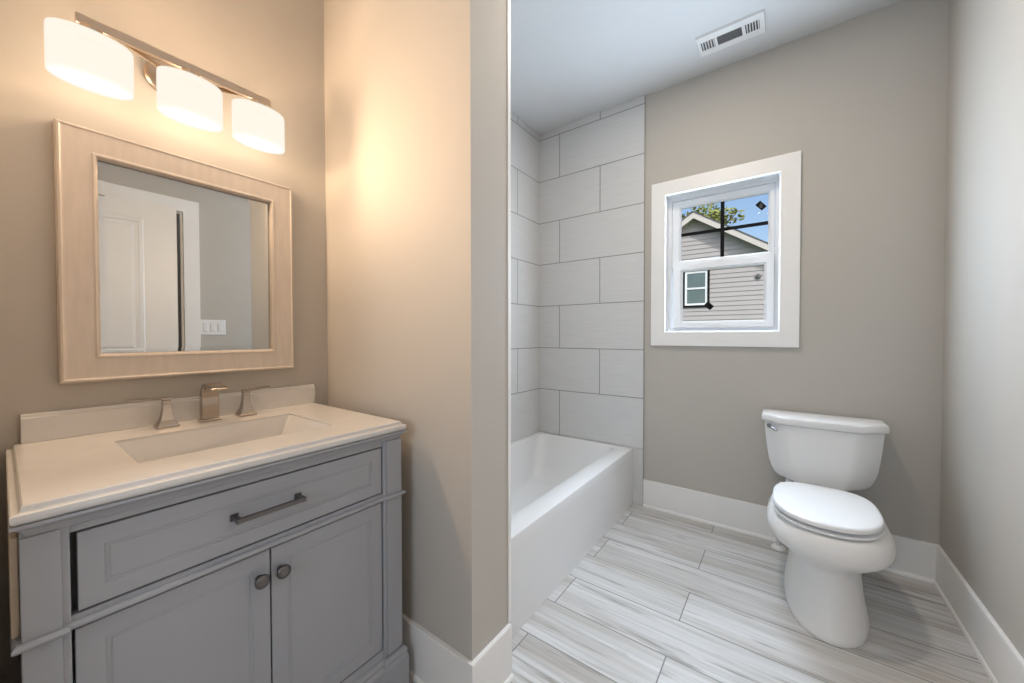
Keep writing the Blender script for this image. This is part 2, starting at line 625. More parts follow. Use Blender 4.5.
t, ca, sa = sticker(-0.1195, 1.914, ugy, 0.0255, 0.016, math.radians(-50), 'small black diamond sticker on the upper window pane against sky')
bm = BM()
for (a0, a1, c) in ((-0.013, 0.004, 0.006), (-0.010, 0.012, -0.001), (-0.004, 0.012, -0.008)):
    pts = [(-0.1195 + a * ca - cc * sa, 1.914 + a * sa + cc * ca) for a, cc in ((a0, c - 0.0016), (a1, c - 0.0016), (a1, c + 0.0016), (a0, c + 0.0016))]
    prism(bm, pts, ugy - 0.0011, ugy - 0.0009, lambda p, q, a: (p, a, q))
obj('print', bm, M_print, t)
sticker(-0.3845, 1.337, lgy, 0.024, 0.0165, math.radians(-43), 'small tilted black sticker on the lower window pane')

# unseen rear window, added to go with the cool fill lamp
rw = bpy.data.objects.new('added_fill_window', None)
rw.location = (-0.05, Y_REAR, 1.0)
COL.objects.link(rw)
struct(rw)
rw['label'] = 'unseen white framed window added in the rear wall for fill light'
obj('frame', nested(BM(), -0.5, 0.4, 1.0, 2.2, [(0, Y_REAR), (0.04, Y_REAR), (0.04, Y_REAR - T), (0, Y_REAR - T), (0, Y_REAR)], fr_ny, False, False), M_vinyl, rw)
obj('pane', bx(-0.46, 0.36, Y_REAR - 0.08, Y_REAR - 0.075, 1.04, 2.16), M_glass, rw)

# ------------------------------------------------------------------ door in the right wall (mirror only)
dr = bpy.data.objects.new('door_1', None)
dr.location = (XR, DY0, 0)
COL.objects.link(dr)
struct(dr)
dr['label'] = 'white panelled door standing ajar'
bm = BM()
cw = 0.095
prism(bm, [(DY1 + cw, 0), (DY1 + cw, DZ + cw), (DY0 - cw, DZ + cw), (DY0 - cw, 0), (DY0, 0), (DY0, DZ), (DY1, DZ), (DY1, 0)], XR - 0.018, XR - 0.0005, lambda p, q, a: (a, p, q))
obj('casing', bm, M_trim, dr)
bm = BM()
prism(bm, [(DY1 - 0.0005, 0), (DY1 - 0.0005, DZ - 0.0005), (DY0 + 0.0005, DZ - 0.0005), (DY0 + 0.0005, 0), (DY0 + 0.015, 0), (DY0 + 0.015, DZ - 0.015), (DY1 - 0.015, DZ - 0.015), (DY1 - 0.015, 0)], XR, XR + T, lambda p, q, a: (a, p, q))
obj('jamb', bm, M_trim, dr)
ang = math.radians(12)
hx, hy = XR + 0.0, DY0 + 0.018


def door_pt(u, v, ww):      # u along leaf, ww thickness towards the room
    return (hx - u * math.sin(ang) - ww * math.cos(ang), hy + u * math.cos(ang) - ww * math.sin(ang), v)


bm = BM()
nested(bm, 0.0, 0.74, 0.012, 2.07, [(0, -0.0), (0, 0.035)], door_pt)
leaf = obj('leaf', bm, M_trim, dr)
bm = BM()
for u0, u1 in ((0.075, 0.285), (0.330, 0.572)):
    for v0, v1 in ((0.22, 0.85), (1.02, 1.955)):
        nested(bm, u0, u1, v0, v1, [(0, 0.0355), (0.006, 0.041), (0.022, 0.041), (0.03, 0.0360), (0.045, 0.0360), (0.062, 0.043)], door_pt)
obj('panel', bm, M_trim, leaf)

# light switch plate
sw = thing('light_switch', 'white three gang light switch plate on wall beside the door, seen in mirror', 'switch', (XR, 1.005, 1.22))
obj('plate', nested(BM(), 0.92, 1.09, 1.16, 1.28, [(0, XR - 0.0005), (0, XR - 0.004), (0.004, XR - 0.006)], fr_x), M_switch, sw)
for yy in (0.958, 1.005, 1.052):
    obj('rocker', nested(BM(), yy - 0.016, yy + 0.016, 1.187, 1.253, [(0, XR - 0.0055), (0.001, XR - 0.009), (0.004, XR - 0.011)], fr_x), M_switch, sw)

# ------------------------------------------------------------------ vanity cabinet
XF = -1.0
va = thing('vanity_cabinet', 'grey painted vanity cabinet with one wide drawer above two doors', 'vanity', (-1.28, 0.384, 0))
bm = BM()
box(bm, XL + 0.024, XF - 0.021, 0.018, 0.034, 0.0, 0.834)
box(bm, XL + 0.024, XF - 0.021, 0.734, 0.750, 0.0, 0.834)
box(bm, XL + 0.024, XL + 0.032, 0.034, 0.734, 0.0, 0.834)
box(bm, XF - 0.090, XF - 0.078, 0.034, 0.734, 0.0, 0.834)
box(bm, XL + 0.032, XF - 0.090, 0.034, 0.734, 0.10, 0.118)
obj('body', bm, M_van, va)
# face frame rails between the posts
for z0, z1 in ((0.812, 0.834), (0.645, 0.665), (0.150, 0.175)):
    obj('rail', bx(XF - 0.02, XF, 0.0665, 0.690, z0, z1), M_van, va)
for y0, y1 in ((0.013, 0.066), (0.6905, 0.7545)):
    bm = BM()
    box(bm, XF - 0.06, XF + 0.004, y0, y1, 0.0, 0.834)
    i0, i1 = (y0, y1 - 0.010) if y0 < 0.3 else (y0 + 0.010, y1)
    box(bm, XF + 0.0042, XF + 0.009, i0, i1, 0.152, 0.8255)
    obj('post', bm, M_van, va, bevel=0.0015)
# waist moulding running across the front and round the posts
WM = [(-0.001, 0.6435), (0.005, 0.6435), (0.0085, 0.646), (0.0098, 0.6497), (0.0085, 0.6535), (0.005, 0.656), (-0.001, 0.656)]
obj('waist_moulding', sweep(BM(), [(XF - 0.30, 0.0125), (XF + 0.009, 0.0125), (XF + 0.009, 0.057), (XF + 0.001, 0.0605), (XF + 0.001, 0.696), (XF + 0.009, 0.7), (XF + 0.009, 0.755), (XF - 0.30, 0.755)], WM, side=-1), M_van, va)
# cornice under the countertop
CN = [(-0.001, 0.826), (0.003, 0.826), (0.005, 0.831), (0.009, 0.838), (0.015, 0.844), (0.020, 0.846), (0.020, 0.8515), (-0.001, 0.8515)]
obj('cornice', sweep(BM(), [(XL + 0.03, 0.0235), (XF + 0.003, 0.0235), (XF + 0.003, 0.7445), (XL + 0.03, 0.7445)], CN, side=-1), M_van, va)
# base moulding and plinth
PB = [(-0.001, 0.0), (0.014, 0.0), (0.014, 0.118), (0.009, 0.130), (0.011, 0.138), (0.006, 0.148), (-0.001, 0.150)]
obj('plinth', sweep(BM(), [(XF - 0.40, 0.0125), (XF + 0.009, 0.0125), (XF + 0.009, 0.066), (XF + 0.001, 0.069), (XF + 0.001, 0.687), (XF + 0.009, 0.69), (XF + 0.009, 0.755), (XF - 0.40, 0.755)], PB, side=-1), M_van, va)
sp_ = obj('side_panel', bx(XF - 0.50, XF - 0.012, 0.0035, 0.0125, 0.658, 0.824), M_vanside, va, bevel=0.002)
sp_['label'] = 'edge of the side panel, tan from painted-in warm lamp light'
PANEL = [(0, XF - 0.0195), (0, XF - 0.001), (0.001, XF), (0.036, XF), (0.0372, XF - 0.0022), (0.0425, XF - 0.0022), (0.044, XF - 0.0008), (0.0455, XF - 0.0022)]
dw = obj('drawer', nested(BM(), 0.0745, 0.6865, 0.669, 0.8075, [(a * (0.9 if a > 0.01 else 1), c) for a, c in PANEL], fr_x), M_van, va)
pl = BM()
px = XF + 0.030
box(pl, px - 0.005, px + 0.005, 0.301, 0.447, 0.739, 0.749)
for yy in (0.306, 0.442):
    loft(pl, [[(XF + 0.0003, yy - 0.0085, 0.7355), (XF + 0.0003, yy + 0.0085, 0.7355), (XF + 0.0003, yy + 0.0085, 0.7525), (XF + 0.0003, yy - 0.0085, 0.7525)],
              [(XF + 0.010, yy - 0.005, 0.739), (XF + 0.010, yy + 0.005, 0.739), (XF + 0.010, yy + 0.005, 0.749), (XF + 0.010, yy - 0.005, 0.749)],
              [(px + 0.0055, yy - 0.0055, 0.7385), (px + 0.0055, yy + 0.0055, 0.7385), (px + 0.0055, yy + 0.0055, 0.7495), (px + 0.0055, yy - 0.0055, 0.7495)]])
o = obj('pull', pl, M_pull, dw, bevel=0.001)
o['label'] = 'dark pewter bar pull'
for y0, y1, ky in ((0.0700, 0.3765, 0.3525), (0.3800, 0.6865, 0.3985)):
    d = obj('door', nested(BM(), y0, y1, 0.179, 0.6385, PANEL, fr_x), M_van, va)
    bm = BM()
    lathe(bm, [(0.0075, XF + 0.0003), (0.0055, XF + 0.006), (0.0055, XF + 0.012), (0.013, XF + 0.017), (0.0158, XF + 0.020), (0.0158, XF + 0.024), (0.013, XF + 0.0272), (0.006, XF + 0.0285)], (0, ky, 0.580), 'x', 28)
    o = obj('knob', bm, M_pull, d, smooth=True, autosmooth=50)
    o['label'] = 'round pewter knob'

# ------------------------------------------------------------------ vanity top with sink
ct = thing('countertop', 'white quartz vanity countertop with undermount rectangular sink and low backsplash', 'countertop', (-1.28, 0.384, 0.836))
SX0, SX1, SY0, SY1 = -1.400, -1.116, 0.170, 0.596
ZT = 0.881
bm = BM()
rings = []
hole = lambda z, e=0.0: [(SX0 - e, SY0 - e, z), (SX1 + e, SY0 - e, z), (SX1 + e, SY1 + e, z), (SX0 - e, SY1 + e, z)]
prof = [(0.006, 0.8525), (0.0015, 0.857), (0.0, 0.862), (0.0, 0.8685), (0.002, 0.870), (0.0085, 0.8708), (0.0105, 0.873), (0.0115, 0.879), (0.0135, ZT)]
outer = []
for d, z in prof:
    outer.append([(XL + 0.0008, 0.004 + d, z), (-0.974 - d, 0.004 + d, z), (-0.974 - d, 0.760 - d, z), (XL + 0.0008, 0.760 - d, z)])
loft(bm, [hole(0.8525), *outer, hole(ZT), hole(ZT - 0.02), hole(0.8525)], False, False)
bmesh.ops.remove_doubles(bm, verts=bm.verts, dist=1e-6)
obj('slab', bm, M_quartz, ct)
bm = BM()
BSP = [(0.0, 0.8815), (0.020, 0.8815), (0.020, 0.944), (0.016, 0.947), (0.0155, 0.951), (0.013, 0.955), (0.0, 0.955)]
rings = []
for d, y in ((0.0, 0.027), (0.0, 0.755)):
    rings.append([(XL + 0.0008 + a, y, z) for a, z in BSP])
loft(bm, rings)
obj('backsplash', bm, M_quartz, ct, bevel=0.001)
bm = BM()
loft(bm, [rrect(SX0 - 0.02, SX1 + 0.02, SY0 - 0.02, SY1 + 0.02, 0.01, 0.8515, 5),
          rrect(SX0 - 0.004, SX1 + 0.004, SY0 - 0.004, SY1 + 0.004, 0.006, 0.8515, 5),
          rrect(SX0 + 0.0004, SX1 - 0.0004, SY0 + 0.0004, SY1 - 0.0004, 0.004, 0.8755, 5),
          rrect(SX0 + 0.0012, SX1 - 0.0012, SY0 + 0.002, SY1 - 0.002, 0.006, 0.874, 5),
          rrect(SX0 + 0.002, SX1 - 0.002, SY0 + 0.035, SY1 - 0.035, 0.012, 0.795, 5),
          rrect(SX0 + 0.018, SX1 - 0.018, SY0 + 0.05, SY1 - 0.05, 0.03, 0.742, 5),
          rrect(SX0 + 0.04, SX1 - 0.04, SY0 + 0.08, SY1 - 0.08, 0.03, 0.728, 5),
          rrect(SX0 + 0.12, SX1 - 0.12, SY0 + 0.19, SY1 - 0.19, 0.02, 0.7245, 5)], False, True)
ba = obj('basin', bm, M_basin, ct, smooth=True, autosmooth=40)
bm = BM()
lathe(bm, [(0.0, 0.7248), (0.024, 0.7248), (0.024, 0.7275), (0.018, 0.7285), (0.016, 0.7265), (0.0, 0.726)], (-1.258, 0.383, 0), 'z', 24)
o = obj('drain', bm, M_nickel, ba, smooth=True, autosmooth=40)
o['label'] = 'metal drain ring'

# ------------------------------------------------------------------ faucet
fa = thing('faucet', 'brushed nickel widespread faucet with arched spout and two flared handles behind the sink', 'faucet', (-1.49, 0.393, ZT))


def sq(cx, cy, hx_, hy_, z):
    return [(cx - hx_, cy - hy_, z), (cx + hx_, cy - hy_, z), (cx + hx_, cy + hy_, z), (cx - hx_, cy + hy_, z)]


def faucet_handle(cx, cy, direction):
    z0 = ZT + 0.0005
    bm = BM()
    prof = [(0.0250, 0.0), (0.0250, 0.005), (0.0215, 0.010), (0.0165, 0.022), (0.0130, 0.036), (0.0108, 0.052), (0.0098, 0.066), (0.0098, 0.080)]
    loft(bm, [sq(cx, cy, r, r, z0 + h) for r, h in prof])
    h = obj('handle', bm, M_nickel, fa, bevel=0.0012)
    bm = BM()
    zt = z0 + 0.0805
    secs = [(-0.0105, 0.0105, 0.0, 0.007), (0.012, 0.0100, 0.0005, 0.007), (0.035, 0.0085, 0.002, 0.006), (0.06, 0.0075, 0.0055, 0.005), (0.080, 0.007, 0.006, 0.004)]
    rings = []
    for t_, hw, dz, th in secs:
        x = cx - max(t_, 0) * 0.22
        y = cy + direction * t_
        rings.append([(x - hw, y, zt + dz), (x + hw, y, zt + dz), (x + hw, y, zt + dz + th), (x - hw, y, zt + dz + th)])
    loft(bm, rings)
    obj('lever', bm, M_nickel, h, bevel=0.001)


faucet_handle(-1.492, 0.2905, -1)
faucet_handle(-1.490, 0.4935, 1)
bm = BM()
inner, outerp = [], []
path = [(-1.506, 0.8885), (-1.506, 0.935), (-1.504, 0.962), (-1.496, 0.984), (-1.482, 0.998), (-1.464, 1.004), (-1.442, 1.003), (-1.418, 0.998), (-1.396, 0.992)]
thick = [0.026, 0.026, 0.024, 0.020, 0.016, 0.013, 0.011, 0.009, 0.0075]
rings = []
for i, (x, z) in enumerate(path):
    a = Vector(path[max(i - 1, 0)])
    c = Vector(path[min(i + 1, len(path) - 1)])
    d = (c - a).normalized()
    nrm = Vector((d.y, -d.x))
    p0 = Vector((x, z))
    p1 = p0 + nrm * thick[i]
    hw = 0.0225
    rings.append([(p0.x, 0.394 - hw, p0.y), (p0.x, 0.394 + hw, p0.y), (p1.x, 0.394 + hw, p1.y), (p1.x, 0.394 - hw, p1.y)])
loft(bm, rings)
obj('spout', bm, M_nickel, fa, bevel=0.002)
bm = BM()
loft(bm, [sq(-1.493, 0.394, 0.0185, 0.0265, ZT + 0.0005), sq(-1.493, 0.394, 0.0185, 0.0265, ZT + 0.005), sq(-1.493, 0.394, 0.0155, 0.0238, ZT + 0.008)])
obj('spout_base', bm, M_nickel, fa, bevel=0.001)

# ------------------------------------------------------------------ framed mirror
mi = thing('wall_mirror', 'rectangular mirror in wide pale wood frame on wall above the sink', 'mirror', (XL, 0.38, 1.03))
MY0, MY1, MZ0, MZ1 = 0.0905, 0.674, 1.027, 1.7225
obj('frame', nested(BM(), MY0, MY1, MZ0, MZ1, [(0, XL + 0.0008), (0, XL + 0.022), (0.003, XL + 0.029), (0.007, XL + 0.030), (0.010, XL + 0.0275), (0.013, XL + 0.027), (0.064, XL + 0.026), (0.068, XL + 0.028), (0.072, XL + 0.027), (0.076, XL + 0.018), (0.076, XL + 0.0085), (0.02, XL + 0.0008), (0, XL + 0.0008)], fr_x, False, False), M_mframe, mi)
obj('glass', nested(BM(), MY0 + 0.066, MY1 - 0.066, MZ0 + 0.066, MZ1 - 0.066, [(0, XL + 0.004), (0, XL + 0.0085), (0.009, XL + 0.0088), (0.024, XL + 0.0096)], fr_x), M_mirror, mi)

# ------------------------------------------------------------------ vanity light
M_shade = emit('lit_opal_glass', (1.0, 0.94, 0.82), 0.93)
nt = M_shade.node_tree
e_, o_ = nt.nodes['Emission'], nt.nodes['Material Output']
t_ = nt.nodes.new('ShaderNodeBsdfTransparent')
x_ = nt.nodes.new('ShaderNodeMixShader')
x_.inputs[0].default_value = 0.7          # thin opal glass: mostly glow, partly clear
nt.links.new(t_.outputs[0], x_.inputs[1])
nt.links.new(e_.outputs[0], x_.inputs[2])
nt.links.new(x_.outputs[0], o_.inputs[0])
M_diff = emit('lit_diffuser', (1.0, 0.97, 0.92), 1.6)
vl = thing('vanity_light', 'three shade brushed nickel vanity light glowing on wall above the mirror', 'light', (XL, 0.352, 1.96))
BX = XL + 0.09
bm = lathe(BM(), [(0.088, XL + 0.0008), (0.088, XL + 0.008), (0.083, XL + 0.013), (0.076, XL + 0.015), (0.001, XL + 0.016)], (0, 0.352, 0), 'x', 48)
bm.transform(Matrix.Translation((0, 0, 1.952)) @ Matrix.Diagonal((1, 1, 0.68, 1)))
obj('back_plate', bm, M_bronze, vl, smooth=True, autosmooth=30)
obj('bar', bx(BX - 0.006, BX + 0.006, 0.125, 0.576, 1.960, 1.9845), M_bronze, vl, bevel=0.001)
for s in (-1, 1):
    bm = BM()
    rings = []
    for k in range(9):
        t_ = k / 8
        x = BX - 0.0065 - t_ * 0.066
        y = 0.352 + s * (0.135 - 0.10 * math.sin(t_ * math.pi / 2))
        z = 1.9665 - 0.012 * t_
        rings.append([(x, y - 0.004, z - 0.008), (x, y + 0.004, z - 0.008), (x, y + 0.004, z + 0.008), (x, y - 0.004, z + 0.008)])
    loft(bm, rings)
    obj('arm', bm, M_bronze, vl, bevel=0.001)


def ell(cx, cy, a, bb, z, n=48):
    return [(cx + bb * math.cos(2 * math.pi * i / n), cy + a * math.sin(2 * math.pi * i / n), z) for i in range(n)]


for cy in (0.1525, 0.3565, 0.540):
    A, Bq = 0.0785, 0.052
    bm = BM()
    lathe(bm, [(0.0, 1.9595), (0.021, 1.9595), (0.021, 1.934), (0.0, 1.934)], (BX, cy, 0), 'z', 24)
    so = obj('socket', bm, M_bronze, vl, smooth=True, autosmooth=40)
    bm = BM()
    loft(bm, [ell(BX, cy, 0.025, 0.022, 1.9335), ell(BX, cy, A - 0.006, Bq - 0.006, 1.9335), ell(BX, cy, A - 0.001, Bq - 0.001, 1.932), ell(BX, cy, A, Bq, 1.928),
              ell(BX, cy, A, Bq, 1.818), ell(BX, cy, A - 0.001, Bq - 0.001, 1.8155), ell(BX, cy, A - 0.004, Bq - 0.004, 1.8155),
              ell(BX, cy, A - 0.004, Bq - 0.004, 1.9295), ell(BX, cy, 0.025, 0.022, 1.9295), ell(BX, cy, 0.025, 0.022, 1.9335)], False, False)
    sh = obj('shade', bm, M_shade, vl, smooth=True, autosmooth=40)
    bm = BM()
    loft(bm, [ell(BX, cy, A - 0.0045, Bq - 0.0045, 1.824), ell(BX, cy, A - 0.0045, Bq - 0.0045, 1.820)])
    obj('diffuser', bm, M_diff, sh)
    # the bulb in the shade and the light it throws out of the open bottom
    for lname, lz, le, lsm in (('vanity_bulb', 1.875, 235, 0.55), ('vanity_bulb_below', 1.797, 14, 1.1)):
        lb = lamp(lname, 'POINT', (BX, cy, lz), le, (1.0, 0.70, 0.45), shadow_soft_size=0.03)
        lb.data.use_nodes = True
        ln = lb.data.node_tree
        fo = ln.nodes.new('ShaderNodeLightFalloff')
        fo.inputs['Strength'].default_value = 1.0
        fo.inputs['Smooth'].default_value = lsm
        ln.links.new(fo.outputs['Quadratic'], ln.nodes['Emission'].inputs['Strength'])

# ------------------------------------------------------------------ recessed ceiling light (above the frame), plus an added fill light
M_can = emit('downlight_lens', (1.0, 0.86, 0.70), 8.0)


def downlight(x, y, energy, label, color=(1.0, 0.86, 0.70), size=0.11):
    t = thing('recessed_downlight', label, 'light', (x, y, ZC))
    obj('trim_ring', lathe(BM(), [(0.058, ZC - 0.0005), (0.085, ZC - 0.0005), (0.083, ZC - 0.006), (0.06, ZC - 0.008)], (x, y, 0), 'z', 32), M_vent, t, smooth=True, autosmooth=40)
    obj('lens', lathe(BM(), [(0.0575, ZC - 0.001), (0.0575, ZC - 0.006)], (x, y, 0), 'z', 32), M_can, t)
    lamp('downlight_lamp', 'AREA', (x, y, ZC - 0.012), energy, color, target=(x, y, 0), shape='DISK', size=size)


downlight(-0.38, 1.58, 11, 'round recessed ceiling light over the bath and toilet end of the room')
downlight(-0.25, -0.55, 1.2, 'unseen round ceiling light added as fill near the entrance end of the room', (1.0, 0.93, 0.84))  # weak fill added behind the camera, no known fixture

# ------------------------------------------------------------------ ceiling vent
vt = thing('ceiling_vent', 'white rectangular ceiling air vent above the window', 'vent', (-0.247, 2.297, ZC))
vx0, vx1, vy0, vy1 = -0.402, -0.092, 2.216, 2.378
zt, zb = ZC - 0.0006, ZC - 0.011
bm = BM()
ox = [(-0.383, -0.318), (-0.306, -0.193), (-0.178, -0.117)]
oy0, oy1 = 2.262, 2.332
xs = [vx0 + 0.004]
for a, c in ox:
    xs += [a, c]
xs.append(vx1 - 0.004)
for i in range(0, len(xs) - 1, 2):
    box(bm, xs[i], xs[i + 1], vy0 + 0.004, vy1 - 0.004, zb, zb + 0.003)
for a, c in ox:
    box(bm, a, c, vy0 + 0.004, oy0, zb, zb + 0.003)
    box(bm, a, c, oy1, vy1 - 0.004, zb, zb + 0.003)
nested(bm, vx0, vx1, vy0, vy1, [(0, zt), (0.004, zb), (0.006, zb + 0.003), (0.002, zt)], lambda u, v, ww: (u, v, ww), False, False)
bmesh.ops.remove_doubles(bm, verts=bm.verts, dist=1e-5)
obj('face_plate', bm, M_vent, vt)
obj('duct_shadow', bx(vx0 + 0.008, vx1 - 0.008, oy0 - 0.02, oy1 + 0.02, zt - 0.0012, zt), M_ventdark, vt)  # dark sheet standing in for the shade behind the vent slots
for a, c, n in ((*ox[0], 5), (*ox[2], 5)):
    for k in range(n):
        x = a + (k + 0.5) * (c - a) / n
        bm = BM()
        loft(bm, [[(x - 0.0012, y, zb + 0.0005), (x + 0.0028, y, zb + 0.0005), (x + 0.0045, y, zt - 0.0016), (x + 0.0005, y, zt - 0.0016)] for y in (oy0, oy1)])
        obj('louver', bm, M_vent, vt)
for k in range(7):
    y = oy0 + (k + 0.5) * (oy1 - oy0) / 7
    bm = BM()
    loft(bm, [[(x, y - 0.0012, zb + 0.0005), (x, y + 0.0012, zb + 0.0005), (x, y + 0.005, zt - 0.0016), (x, y + 0.0025, zt - 0.0016)] for x in ox[1]])
    obj('louver', bm, M_ventgrey, vt)

# ------------------------------------------------------------------ bathtub
tb = thing('bathtub', 'white alcove bathtub with flat apron set between tiled walls', 'bathtub', (-1.2, 1.77, 0))
X0, X1, Y0, Y1 = XT + 0.001, XA, YP2 + 0.012, YT - 0.001
bm = BM()
N = 8
loft(bm, [rrect(X0, X1 + 0.008, Y0, Y1, 0.003, 0.001, N), rrect(X0, X1 + 0.006, Y0, Y1, 0.003, 0.05, N), rrect(X0, X1 + 0.006, Y0, Y1, 0.003, 0.33, N), rrect(X0, X1 + 0.006, Y0, Y1, 0.003, ZR - 0.006, N),
          rrect(X0, X1 + 0.0045, Y0, Y1, 0.003, ZR - 0.0015, N), rrect(X0 + 0.001, X1, Y0 + 0.001, Y1 - 0.001, 0.003, ZR, N),
          rrect(X0 + 0.030, X1 - 0.093, Y0 + 0.06, Y1 - 0.024, 0.085, ZR, N), rrect(X0 + 0.036, X1 - 0.100, Y0 + 0.068, Y1 - 0.030, 0.082, ZR - 0.004, N),
          rrect(X0 + 0.040, X1 - 0.104, Y0 + 0.075, Y1 - 0.038, 0.080, ZR - 0.016, N),
          rrect(X0 + 0.062, X1 - 0.122, Y0 + 0.12, Y1 - 0.13, 0.085, 0.17, N), rrect(X0 + 0.080, X1 - 0.140, Y0 + 0.15, Y1 - 0.185, 0.09, 0.105, N),
          rrect(X0 + 0.115, X1 - 0.175, Y0 + 0.20, Y1 - 0.25, 0.09, 0.085, N)], True, True)
obj('tub_shell', bm, M_tub, tb, smooth=True, autosmooth=35)
bm = BM()
lathe(bm, [(0.0, 0.0853), (0.028, 0.0853), (0.028, 0.088), (0.02, 0.089), (0.0, 0.087)], (-1.24, 1.38, 0), 'z', 24)
o = obj('drain', bm, M_chrome, tb, smooth=True, autosmooth=40)
o['label'] = 'chrome drain'

# ------------------------------------------------------------------ toilet
TX = 0.148
to = thing('toilet', 'white two piece elongated toilet with closed lid standing against the back wall', 'toilet', (TX, 2.2, 0))


def egg(cx, hw, yf, yb, z, n=56, p=2.25, widest=0.52, backp=3.2):
    """plan outline: rounded front at yf, squarer back at yb"""
    ym = yf + (yb - yf) * widest
    pts = []
    for i in range(n):
        a = 2 * math.pi * i / n
        c, s = math.cos(a), math.sin(a)
        e = p if s < 0 else backp
        x = hw * math.copysign(abs(c) ** (2 / e), c)
        r = (ym - yf) if s < 0 else (yb - ym)
        y = ym + r * math.copysign(abs(s) ** (2 / e), s)
        pts.append((cx + x, y, z))
    return pts


bm = BM()
secs = [  # z, half width, front, back
    (0.0006, 0.1385, 1.806, 2.44), (0.010, 0.1395, 1.804, 2.44), (0.022, 0.137, 1.808, 2.44), (0.06, 0.130, 1.824, 2.44), (0.11, 0.123, 1.848, 2.44),
    (0.16, 0.1195, 1.870, 2.44), (0.205, 0.120, 1.882, 2.44), (0.238, 0.128, 1.876, 2.43), (0.258, 0.146, 1.856, 2.42), (0.278, 0.174, 1.824, 2.40),
    (0.296, 0.194, 1.802, 2.385), (0.315, 0.205, 1.789, 2.38), (0.335, 0.2085, 1.785, 2.38), (0.354, 0.205, 1.787, 2.38), (0.374, 0.196, 1.794, 2.38), (0.392, 0.184, 1.806, 2.38), (0.3965, 0.174, 1.818, 2.375), (0.397, 0.165, 1.828, 2.37), (0.397, 0.118, 1.88, 2.18), (0.385, 0.112, 1.89, 2.17), (0.30, 0.085, 1.95, 2.12), (0.27, 0.05, 1.99, 2.08)]
loft(bm, [egg(TX, hw, yf, yb, z, widest=0.50) for z, hw, yf, yb in secs])
obj('bowl', bm, M_porc, to, smooth=True, autosmooth=60)
bm = BM()
loft(bm, [egg(TX - 0.007, hw, yf, yb, z, widest=0.50) for z, hw, yf, yb in ((0.4040, 0.122, 1.875, 2.19), (0.4040, 0.1755, 1.8135, 2.262), (0.4048, 0.1775, 1.811, 2.266), (0.4115, 0.1775, 1.811, 2.266), (0.4125, 0.1755, 1.8135, 2.262), (0.4125, 0.130, 1.867, 2.20), (0.4040, 0.122, 1.875, 2.19))], False, False)
bmesh.ops.remove_doubles(bm, verts=bm.verts, dist=1e-6)
st = obj('seat', bm, M_seat, to, smooth=True, autosmooth=45)
bm = BM()
loft(bm, [egg(TX - 0.008, hw, yf, yb, z, widest=0.50) for z, hw, yf, yb in ((0.4250, 0.1755, 1.815, 2.267), (0.4258, 0.1775, 1.813, 2.270), (0.438, 0.1775, 1.813, 2.270), (0.4425, 0.1745, 1.816, 2.267), (0.4447, 0.166, 1.825, 2.258), (0.4456, 0.135, 1.865, 2.23))])
obj('lid', bm, M_seat, to, smooth=True, autosmooth=45)
for s in (-1, 1):
    bm = BM()
    lathe(bm, [(0.0, -0.022), (0.010, -0.022), (0.010, 0.022), (0.0, 0.022)], (TX + s * 0.07, 2.280, 0.4225), 'x', 16)
    for v in bm.verts:
        pass
    obj('hinge', bm, M_seat, to, smooth=True, autosmooth=40)


def tankring(hw, yf, yb, z, fl=0.085, dp=0.07):
    f = min(fl, hw * 0.45)
    return [(TX - hw, yb, z), (TX - hw, yf + dp, z), (TX - hw + f, yf + 0.003, z), (TX - hw + f * 1.35, yf, z), (TX + hw - f * 1.35, yf, z), (TX + hw - f, yf + 0.003, z), (TX + hw, yf + dp, z), (TX + hw, yb, z)]


TZ = [(0.402, 0.128, 2.372), (0.4035, 0.141, 2.364), (0.408, 0.157, 2.358), (0.417, 0.172, 2.353), (0.434, 0.187, 2.349), (0.460, 0.199, 2.346), (0.50, 0.2105, 2.343), (0.56, 0.219, 2.341), (0.63, 0.2262, 2.340), (0.695, 0.2315, 2.339)]
bm = BM()
loft(bm, [tankring(hw, yf, 2.527, z) for z, hw, yf in TZ])
obj('tank', bm, M_porc, to, smooth=True, bevel=0.006, seg=3, autosmooth=50)
bm = BM()
loft(bm, [tankring(hw, yf, 2.531, z) for z, hw, yf in ((0.6965, 0.234, 2.338), (0.699, 0.2415, 2.331), (0.704, 0.244, 2.328), (0.727, 0.244, 2.328), (0.733, 0.242, 2.330), (0.737, 0.237, 2.335), (0.738, 0.228, 2.344))])
obj('tank_lid', bm, M_porc, to, smooth=True, bevel=0.003, autosmooth=40)
# bowl-to-tank pad behind the seat
bm = BM()
loft(bm, [rrect(TX - 0.10, TX + 0.10, 2.30, 2.50, 0.03, z) for z in (0.34, 0.38, 0.4015)])
obj('tank_deck', bm, M_porc, to, smooth=True, autosmooth=40)
bm = BM()
lathe(bm, [(0.0, 0.0), (0.011, 0.0), (0.011, 0.008), (0.0, 0.008)], (0, 0, 0), 'y', 18)
bm.transform(Matrix.Translation((TX - 0.2105, 2.3755, 0.678)) @ Matrix.Rotation(math.radians(-50), 4, 'Z') @ Matrix.Translation((0, -0.004, 0)))
tube(bm, [(TX - 0.214, 2.367, 0.678), (TX - 0.202, 2.350, 0.676), (TX - 0.186, 2.333, 0.671), (TX - 0.176, 2.328, 0.667)], [0.0055, 0.0055, 0.0075, 0.0055], 10)
o = obj('flush_lever', bm, M_chrome, to, smooth=True, autosmooth=40)
o['label'] = 'chrome flush lever'
bm = BM()
lathe(bm, [(0.0, 0.372), (0.012, 0.372), (0.012, 0.4015), (0.0, 0.4015)], (TX - 0.125, 2.43, 0), 'z', 16)
obj('tank_nut', bm, M_seat, to, smooth=True, autosmooth=40)

